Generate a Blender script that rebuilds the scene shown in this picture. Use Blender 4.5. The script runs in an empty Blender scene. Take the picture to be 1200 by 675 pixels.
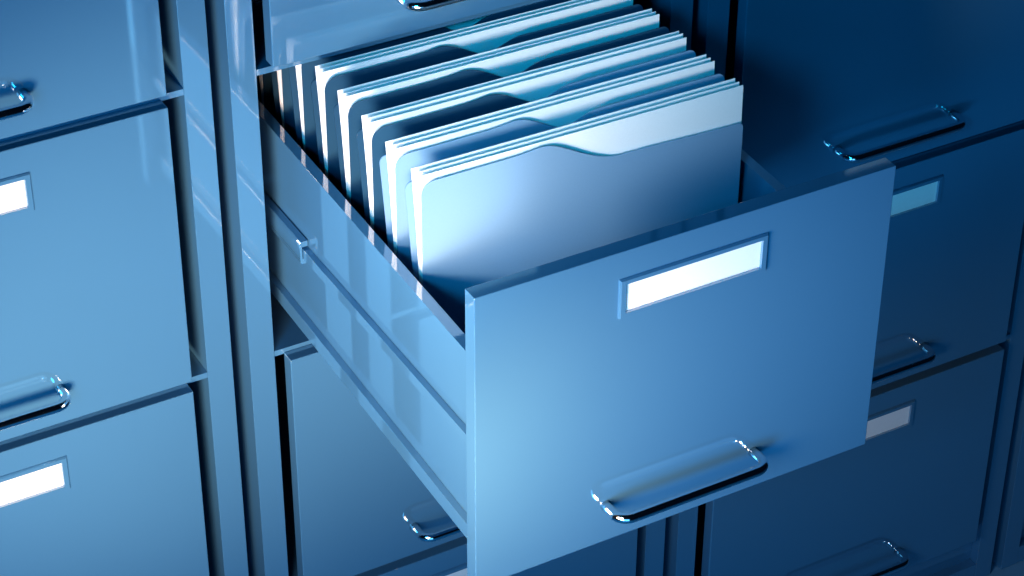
import bpy, bmesh, math, random
from mathutils import Vector, Matrix
random.seed(7)
S = bpy.context.scene
COL = S.collection
U = 0.4                      # metres per drawer-front width
R = math.radians

# ------------------------------------------------------------------ materials
def nodes(name):
    m = bpy.data.materials.new(name); m.use_nodes = True
    nt = m.node_tree
    return m, nt, nt.nodes['Principled BSDF']

def noise(nt, scale, detail=4.0, rough=.55, vec=None):
    n = nt.nodes.new('ShaderNodeTexNoise')
    n.inputs['Scale'].default_value = scale
    n.inputs['Detail'].default_value = detail
    n.inputs['Roughness'].default_value = rough
    tc = nt.nodes.new('ShaderNodeTexCoord')
    nt.links.new(tc.outputs['Object'], n.inputs['Vector'])
    return n

def painted_metal(name, col, rough=.035, ior=3.0, bump=.02):
    m, nt, p = nodes(name)
    p.inputs['IOR'].default_value = ior
    n = noise(nt, 14)
    ramp = nt.nodes.new('ShaderNodeMapRange')
    ramp.inputs['To Min'].default_value = rough * .7
    ramp.inputs['To Max'].default_value = rough * 1.5
    nt.links.new(n.outputs['Fac'], ramp.inputs['Value'])
    nt.links.new(ramp.outputs['Result'], p.inputs['Roughness'])
    n2 = noise(nt, 5, 3)
    mix = nt.nodes.new('ShaderNodeMix'); mix.data_type = 'RGBA'
    mix.inputs['A'].default_value = (*[c * .97 for c in col], 1)
    mix.inputs['B'].default_value = (*[min(1, c * 1.03) for c in col], 1)
    nt.links.new(n2.outputs['Fac'], mix.inputs['Factor'])
    nt.links.new(mix.outputs['Result'], p.inputs['Base Color'])
    n3 = noise(nt, 900, 2)
    b = nt.nodes.new('ShaderNodeBump'); b.inputs['Strength'].default_value = bump
    b.inputs['Distance'].default_value = .0002
    nt.links.new(n3.outputs['Fac'], b.inputs['Height'])
    nt.links.new(b.outputs['Normal'], p.inputs['Normal'])
    return m

def paper(name, col, rough=.7):
    m, nt, p = nodes(name)
    n = noise(nt, 500, 5, .7)
    mix = nt.nodes.new('ShaderNodeMix'); mix.data_type = 'RGBA'
    mix.inputs['A'].default_value = (*[c * .94 for c in col], 1)
    mix.inputs['B'].default_value = (*[min(1, c * 1.05) for c in col], 1)
    nt.links.new(n.outputs['Fac'], mix.inputs['Factor'])
    nt.links.new(mix.outputs['Result'], p.inputs['Base Color'])
    p.inputs['Roughness'].default_value = rough
    b = nt.nodes.new('ShaderNodeBump'); b.inputs['Strength'].default_value = .1
    b.inputs['Distance'].default_value = .0002
    nt.links.new(n.outputs['Fac'], b.inputs['Height'])
    nt.links.new(b.outputs['Normal'], p.inputs['Normal'])
    return m

METAL = painted_metal('blue_enamel', (.070, .205, .350))
CHROME, nt_, p_ = nodes('polished_chrome')
p_.inputs['Base Color'].default_value = (.80, .86, .92, 1)
p_.inputs['Metallic'].default_value = 1
nz = noise(nt_, 60); mr = nt_.nodes.new('ShaderNodeMapRange')
mr.inputs['To Min'].default_value = .06; mr.inputs['To Max'].default_value = .12
nt_.links.new(nz.outputs['Fac'], mr.inputs['Value']); nt_.links.new(mr.outputs['Result'], p_.inputs['Roughness'])
CARD = paper('label_card', (.93, .92, .91))
SHEET = paper('white_paper', (.86, .87, .88))
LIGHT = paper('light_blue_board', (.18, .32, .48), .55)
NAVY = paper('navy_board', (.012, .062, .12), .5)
FLOOR = painted_metal('floor_finish', (.24, .48, .68), rough=.3, ior=1.5)

# ------------------------------------------------------------------ mesh helpers
def link(name, bm, mat, parent=None, bevel=0, seg=2, smooth=False):
    me = bpy.data.meshes.new(name)
    bmesh.ops.recalc_face_normals(bm, faces=bm.faces)
    bm.to_mesh(me); bm.free()
    me.materials.append(mat)
    for v in me.vertices: v.co *= U
    o = bpy.data.objects.new(name, me); COL.objects.link(o)
    if smooth:
        for f in me.polygons: f.use_smooth = True
    if bevel:
        b = o.modifiers.new('bevel', 'BEVEL'); b.width = bevel * U; b.segments = seg
        b.limit_method = 'ANGLE'; b.angle_limit = R(40)
        b.harden_normals = True
        for f in me.polygons: f.use_smooth = True
    if parent: o.parent = parent
    return o

def box(bm, x0, x1, y0, y1, z0, z1, dz=0.0):
    """box from y0 (front) to y1 (back); dz lowers the front end"""
    v = [bm.verts.new(c) for c in (
        (x0, y0, z0 - dz), (x1, y0, z0 - dz), (x1, y1, z0), (x0, y1, z0),
        (x0, y0, z1 - dz), (x1, y0, z1 - dz), (x1, y1, z1), (x0, y1, z1))]
    for f in ((0, 1, 2, 3), (4, 5, 6, 7), (0, 1, 5, 4), (1, 2, 6, 5), (2, 3, 7, 6), (3, 0, 4, 7)):
        bm.faces.new([v[i] for i in f])
    return bm

def NB(): return bmesh.new()

def empty(name, loc, label=None, cat=None, group=None):
    o = bpy.data.objects.new(name, None); COL.objects.link(o)
    o.location = [c * U for c in loc]
    o.empty_display_size = .05
    if label: o['label'] = label
    if cat: o['category'] = cat
    if group: o['group'] = group
    return o

def tube(bm, path, rad, n=20):
    rings = []
    for i, p in enumerate(path):
        a = path[max(i - 1, 0)]; b = path[min(i + 1, len(path) - 1)]
        t = (b - a).normalized()
        up = Vector((0, 0, 1)); s = t.cross(up).normalized()
        rings.append([bm.verts.new(p + rad * (math.cos(2 * math.pi * k / n) * s + math.sin(2 * math.pi * k / n) * up)) for k in range(n)])
    for r0, r1 in zip(rings, rings[1:]):
        for k in range(n):
            bm.faces.new((r0[k], r0[(k + 1) % n], r1[(k + 1) % n], r1[k]))
    bm.faces.new(rings[0]); bm.faces.new(rings[-1])

# ------------------------------------------------------------------ dimensions (1 = drawer front width)
T, G, DL, DR = .0636, .0437, .0236, .0534
TH, HH, GAP, DD = .039, .7633, .0289, .955
P = 1 + DL + DR + 2 * T + G
H = HH - GAP
FLOORZ = -2.477
TOPZ = HH + .035
DEPTH = 1.45

# ------------------------------------------------------------------ drawer front with handle, holder and card
def handle_bm():
    bm = NB()
    xl, xr, yo, rr, r = .3125, .6875, -.0610, .031, .0122
    pts = [Vector((xl, .002, 0))]
    pts.append(Vector((xl, -.02, 0)))
    for k in range(9):
        a = math.pi * .5 * k / 8
        pts.append(Vector((xl + rr - rr * math.cos(a), yo + rr - rr * math.sin(a), 0)))
    for k in range(9):
        a = math.pi * .5 * k / 8
        pts.append(Vector((xr - rr + rr * math.sin(a), yo + rr - rr * math.cos(a), 0)))
    pts.append(Vector((xr, -.02, 0))); pts.append(Vector((xr, .002, 0)))
    tube(bm, pts, r)
    return bm

def holder_bm():
    """raised card frame: bevelled outer lip, deep inner walls"""
    bm = NB()
    ox0, ox1, oz0, oz1 = .327, .681, -.159, -.065
    ix0, ix1, iz0, iz1 = .3405, .6675, -.1465, -.0765
    def ring(x0, x1, z0, z1, y): return [bm.verts.new((x, y, z)) for x, z in ((x0, z0), (x1, z0), (x1, z1), (x0, z1))]
    a = ring(ox0, ox1, oz0, oz1, .0005)
    b = ring(ox0, ox1, oz0, oz1, -.0035)
    c = ring(ox0 + .0025, ox1 - .0025, oz0 + .0025, oz1 - .0025, -.0075)
    d = ring(ix0, ix1, iz0, iz1, -.0075)
    e = ring(ix0 + .0015, ix1 - .0015, iz0 + .0015, iz1 - .0015, .0005)
    for r0, r1 in ((a, b), (b, c), (c, d), (d, e), (e, a)):
        for k in range(4):
            bm.faces.new((r0[k], r0[(k + 1) % 4], r1[(k + 1) % 4], r1[k]))
    return bm

fronts = {}
def drawer_front(parent, x, y, z, h=H, th=TH):
    """x, z: upper left corner; y: the outer face. Placed relative to the parent's own location."""
    key = (round(h, 4), round(th, 4))
    if key not in fronts:
        f = link('drawer_front', box(NB(), 0, 1, 0, th, -h, 0), METAL, None, .0022, 2)
        hd = link('handle', handle_bm(), CHROME, f, 0, smooth=True); hd.location = (0, 0, -.640 * U)
        ho = link('card_holder', holder_bm(), METAL, f)
        ca = link('label_card', box(NB(), .3415, .6665, -.0015, .0002, -.1465, -.0765), CARD, f)
        fronts[key] = f
        o = f
    else:
        src = fronts[key]
        o = src.copy(); COL.objects.link(o)
        for ch in src.children:
            c = ch.copy(); COL.objects.link(c); c.parent = o
    o.parent = parent
    o.location = (x * U, y * U, z * U)
    return o

# ------------------------------------------------------------------ cabinets
def part(name, bm, cab, mat=METAL, bevel=0):
    return link(name, bm, mat, cab, bevel)

def cabinet(i, label, open_row=None):
    x0 = -DL - T                                     # outer left of the carcass, relative to the drawer left edge
    x1 = 1 + DR + T
    cab = empty('filing_cabinet', (i * P, 0, 0), label, 'filing cabinet', 'grey blue filing cabinets standing in a row')
    part('side_panel', box(NB(), x0, -DL, 0, DEPTH, FLOORZ, TOPZ), cab, bevel=.0012)
    part('side_panel', box(NB(), 1 + DR, x1, 0, DEPTH, FLOORZ, TOPZ), cab, bevel=.0012)
    part('back_panel', box(NB(), -DL + .0005, 1 + DR - .0005, DEPTH - .02, DEPTH - .001, FLOORZ + .01, TOPZ - .001), cab)
    part('cabinet_top', box(NB(), -DL + .0005, 1 + DR - .0005, .0, DEPTH - .0205, TOPZ - .028, TOPZ - .0005), cab)
    for k in range(-1, 3):
        zc = -k * HH
        if k > -1:
            part('shelf', box(NB(), -DL + .0005, 1 + DR - .0005, .0005, DEPTH - .021, zc - .004, zc + .011), cab)
    bm = NB()
    box(bm, -DL + .0005, 1 + DR - .0005, .001, .05, FLOORZ + .001, -2.41)
    part('base_rail', bm, cab, bevel=.0012)
    part('kick_panel', box(NB(), -DL + .0005, 1 + DR - .0005, .033, .047, -2.4105, -3 * HH + .012), cab)
    for k in range(-1, 3):
        if k == open_row: continue
        drawer_front(cab, 0, -TH, -k * HH)
    return cab

left = cabinet(-1, 'brightly lit filing cabinet at the left edge of the photo, all its drawers closed')
mid = cabinet(0, 'filing cabinet with one drawer pulled out showing files', 0)
right = cabinet(1, 'dark shaded filing cabinet right of the open drawer, all its drawers closed')
far = cabinet(2, 'last filing cabinet at the right, only its left front edge and side in view')

# open drawer of the middle cabinet
of = drawer_front(mid, 0, -DD, -.020, h=.7404)
of['label'] = 'drawer front pulled far out of the cabinet'
ZT = -.2150       # wall top at y = 0 ; sinks towards the front
SL = .030
XW = .046
bm = NB()
yb, yf = .42, -DD + TH + .0005
def zat(z, y): return z + SL * y
def slab(bm, x0, x1, z0, z1, y0=yf, y1=yb):
    box(bm, x0, x1, y0, y1, zat(z0, y1), zat(z1, y1), SL * (y1 - y0))
WT = .0255
bm.free()
sides = []
for xa in (XW, 1 - XW - WT):
    bm = NB(); slab(bm, xa, xa + WT, -.655, ZT)
    sides.append(part('drawer_side', bm, mid, bevel=.0006))
part('drawer_bottom', (lambda b: (slab(b, XW + WT + .0003, 1 - XW - WT - .0003, -.650, -.640), b)[1])(NB()), mid)
part('drawer_back', (lambda b: (slab(b, XW + WT + .0003, 1 - XW - WT - .0003, -.6395, ZT - .001, yb - .02, yb - .0002), b)[1])(NB()), mid)
for s in (0, 1):
    def mx(a, b): return (a, b) if s == 0 else (1 - b, 1 - a)
    b = NB(); xa, xb = mx(XW - .0165, XW - .0003)
    slab(b, xa, xb, -.680, -.640)
    link('bottom_flange', b, METAL, sides[s], .0006)
    b = NB(); xa, xb = mx(XW - .015, XW - .0003)
    box(b, xa, xb, yf, .40, -.464, -.437, -.008)
    link('slide_rail', b, METAL, sides[s], .0006)
    # C shaped fixed channel, its open side to the drawer
    b = NB()
    xo, xi = (XW - .0225, XW - .0025) if s == 0 else (1 - XW + .0225, 1 - XW + .0025)
    zt, zb_ = -.414, -.474
    w, lip = .0055, .0145
    sg = 1 if s == 0 else -1
    prof = [(xo + sg * .004, zt), (xi, zt), (xi, zt - lip), (xo + sg * w, zt - lip), (xo + sg * w, zb_ + lip), (xi, zb_ + lip), (xi, zb_), (xo + sg * .004, zb_), (xo, zb_ + .005), (xo, zt - .005)]
    y0_, y1_ = -.0760, 1.0
    fr = [b.verts.new((x, y0_, z)) for x, z in prof]; bk = [b.verts.new((x, y1_, z)) for x, z in prof]
    n = len(prof)
    for k in range(n): b.faces.new((fr[k], fr[(k + 1) % n], bk[(k + 1) % n], bk[k]))
    b.faces.new(fr); b.faces.new(bk)
    # bracket to the carcass
    if s == 0: box(b, -DL + .0005, xo + .001, .25, .95, -.455, -.433)
    else: box(b, xo - .001, 1 + DR - .0005, .25, .95, -.455, -.433)
    link('slide_channel', b, METAL, mid, .0006)

# ------------------------------------------------------------------ files in the drawer
def smooth(t): t = max(0, min(1, t)); return t * t * (3 - 2 * t)

def outline(x0, x1, zb, ztop, rl, rr, n=120):
    """closed outline of a board: top profile z = ztop(x), rounded upper corners"""
    pts = [(x0, zb), (x1, zb)]
    zr = ztop(x1)
    for k in range(8):
        a = math.pi / 2 * k / 7
        pts.append((x1 - rr + rr * math.cos(a), ztop(x1 - rr + rr * math.cos(a)) - rr + rr * math.sin(a)))
    for k in range(1, n):
        x = (x1 - rr) + (x0 + rl - x1 + rr) * k / n
        pts.append((x, ztop(x)))
    for k in range(8):
        a = math.pi / 2 + math.pi / 2 * k / 7
        x = x0 + rl + rl * math.cos(a)
        pts.append((x, ztop(x) - rl + rl * math.sin(a)))
    return pts

def leaf_bm(pts, ytop, ybot, z0, z1, th, bow=0.0, pw=1.0):
    """thin board standing between z0 (bottom) and z1 (top), leaning from ybot to ytop"""
    nz = 12
    bm = NB()
    def y(z):
        t = (z - z0) / (z1 - z0)
        return ybot + (ytop - ybot) * max(0, t) ** pw + bow * math.sin(math.pi * max(0, min(1, t)))
    f = [bm.verts.new((x, y(z), z)) for x, z in pts]
    face = bm.faces.new(f)
    # slice horizontally so that the bow can follow
    for k in range(1, nz):
        zc = z0 + (z1 - z0) * k / nz
        bmesh.ops.bisect_plane(bm, geom=list(bm.verts) + list(bm.edges) + list(bm.faces), plane_co=(0, 0, zc), plane_no=(0, 0, 1))
    for v in bm.verts: v.co.y = y(v.co.z)
    ret = bmesh.ops.extrude_face_region(bm, geom=list(bm.faces))
    for e in ret['geom']:
        if isinstance(e, bmesh.types.BMVert): e.co.y += th
    return bm

X0, X1 = .100, .898
ordinal = ['frontmost', 'second', 'third', 'fourth', 'fifth', 'sixth', 'seventh', 'eighth']
for i in range(8):
    yc = -.5435 + .115 * i
    zc = .0035 * i                               # the drawer floor sinks towards the front
    zb = -.640 + SL * yc + .004
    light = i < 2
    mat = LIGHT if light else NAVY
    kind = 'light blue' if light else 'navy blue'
    jx = 0 if i == 0 else random.uniform(-.0015, .0015)
    fo = empty('file_folder', (X0, yc, zb),
               f'{kind} card folder holding white sheets, {ordinal[i]} in the open drawer counting from the front',
               'file folder', 'card folders standing in the open drawer')
    loc = Vector((X0, yc, zb))
    def put(name, bm, mat, parent=None, ws=False):
        for v in bm.verts: v.co -= loc
        return link(name, bm, mat, parent, 0)
    front = lambda x: zc - .020 - .072 * smooth((x - .375) / .205) - .010 * smooth((x - .57) / .33) + .006 * math.exp(-((x - .40) / .05) ** 2)
    back = lambda x: zc - .062 + .043 * smooth((x - .42) / .16)
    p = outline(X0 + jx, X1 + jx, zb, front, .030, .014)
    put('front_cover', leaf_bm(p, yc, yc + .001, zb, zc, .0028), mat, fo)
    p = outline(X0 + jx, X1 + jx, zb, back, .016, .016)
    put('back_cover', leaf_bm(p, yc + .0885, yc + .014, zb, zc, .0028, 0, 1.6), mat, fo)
    for k, (yt, yo) in enumerate(((.0125, .0050), (.0300, .0075), (.0470, .0100))):
        x_ = random.uniform(-.0012, .0012)
        z_ = random.uniform(-.0012, .0012)
        zt_ = zc - .0075 + z_
        b = leaf_bm([(X0 + x_, zb + .001), (X1 + x_ + .002, zb + .001), (X1 + x_ + .002, zt_ - .006), (X0 + x_, zt_)], yc + yt, yc + yo, zb, zc, .0016, 0, 2.8)
        o = put('paper_sheet', b, SHEET)
        o.location = loc * U
        o['label'] = f'{["front", "middle", "rear"][k]} white sheet of the three in the {ordinal[i]} {kind} folder of the open drawer'
        o['category'] = 'paper sheet'
        o['group'] = 'white sheets standing in the folders'

# ------------------------------------------------------------------ floor
bm = NB()
vs = [bm.verts.new(c) for c in ((-40, -40, FLOORZ - .003), (40, -40, FLOORZ - .003), (40, 40, FLOORZ - .003), (-40, 40, FLOORZ - .003))]
bm.faces.new(vs)
fl = link('floor', bm, FLOOR); fl['kind'] = 'structure'

# ------------------------------------------------------------------ lights
def area(name, loc, target, size, power, col, sy=None, spread=180):
    l = bpy.data.lights.new(name, 'AREA'); l.energy = power; l.color = col
    l.size = size
    if sy: l.shape = 'RECTANGLE'; l.size_y = sy
    l.spread = R(spread)
    o = bpy.data.objects.new(name, l); COL.objects.link(o)
    o.location = Vector(loc) * U
    d = (Vector(target) - Vector(loc)) * U
    o.rotation_euler = d.to_track_quat('-Z', 'Y').to_euler()
    return o
def spot(name, loc, target, radius, power, col, cone):
    l = bpy.data.lights.new(name, 'SPOT'); l.energy = power; l.color = col
    l.shadow_soft_size = radius; l.spot_size = R(cone); l.spot_blend = 1
    o = bpy.data.objects.new(name, l); COL.objects.link(o)
    o.location = Vector(loc) * U
    o.rotation_euler = (Vector(target) - Vector(loc)).to_track_quat('-Z', 'Y').to_euler()
    return o
def rgb(r, g, b):            # split a lamp's red, green, blue power into energy and colour
    m = max(r, g, b); return 10 * m, (r / m, g / m, b / m)
e, c = rgb(.8, .72, .6); spot('key_lamp', (-1.5, -1.9, -.6), (-.25, -.4, -.55), .15, e, c, 64)
e, c = rgb(2.35, 1.45, .8); spot('drawer_fill', (-.48, -1.48, -.34), (.10, -1.0, -.40), .12, e, c, 78)  # added fill: brightens the open drawer front at left, fading to the right
e, c = rgb(12.8, 9.6, 7.4); spot('cabinet_fill', (-1.75, -2.5, -.60), (-.40, -.1, -.53), .15, e, c, 44)  # added fill that lifts the fronts of the left cabinets
e, c = rgb(3.4, 3.2, 2.9); spot('file_fill', (-1.1, -1.5, .28), (.34, -.45, .0), .06, e, c, 30)  # added spot to whiten the sheets in the drawer
e, c = rgb(.02, .40, .80); area('blue_fill', (-2.0, -2.4, .5), (.3, -.5, -.1), .5, e, c)  # blue fill added at the left to tint the darker tones
e, c = rgb(.02, .1, .2); spot('blue_side_fill', (-1.6, -1.2, .1), (.3, -.5, -.02), .12, e, c, 30)  # weak added fill, turns the folder covers bluer
e, c = rgb(.05, 6.5, 12.5); spot('blue_top_fill', (-3.0, -3.6, 2.5), (.5, -.3, -.1), .2, e, c, 20)  # blue spot added high up to colour the files and covers
e, c = rgb(.45, 3.5, 6.6); spot('blue_drawer_fill', (-1.6, -3.0, -.95), (.55, -.95, -.4), .2, e, c, 34)  # added blue fill aimed at the pulled-out drawer front
e, c = rgb(.12, .60, 1.15); area('front_fill', (-1.7, -4.6, -1.5), (.4, -.3, -.5), 1.2, e, c)  # broad blue fill added in front, stands for no real fixture

w = bpy.data.worlds.new('World'); S.world = w; w.use_nodes = True
bg = w.node_tree.nodes['Background']
bg.inputs['Color'].default_value = (.01, .09, .25, 1); bg.inputs['Strength'].default_value = .02

# ------------------------------------------------------------------ camera
cam = bpy.data.cameras.new('camera'); co = bpy.data.objects.new('camera', cam); COL.objects.link(co)
f_, pitch, yaw, roll = 2836.9711, .6082, .5127, .0052
cam.sensor_width = 36; cam.lens = 36 * f_ / 1200; cam.clip_end = 100; cam.clip_start = .01
cy_, sy_, cp_, sp_ = math.cos(yaw), math.sin(yaw), math.cos(pitch), math.sin(pitch)
fw = Vector((sy_ * cp_, cy_ * cp_, -sp_)); rt = Vector((cy_, -sy_, 0)); up = rt.cross(fw)
cr, sr = math.cos(roll), math.sin(roll)
# image axes rolled: u = cr*a + sr*b ...
rt2 = rt * cr + up * sr * 1.0
up2 = up * cr - rt * sr * 1.0
M = Matrix((rt2, up2, -fw)).transposed().to_4x4()
M.translation = Vector((-1.7969, -4.2947, 2.6456)) * U
co.matrix_world = M
S.camera = co
S.view_settings.view_transform = 'Standard'; S.view_settings.look = 'None'
S.view_settings.gamma = 1; S.view_settings.exposure = 0
S.cycles.max_bounces = 8; S.cycles.use_denoising = True
S.cycles.caustics_reflective = False
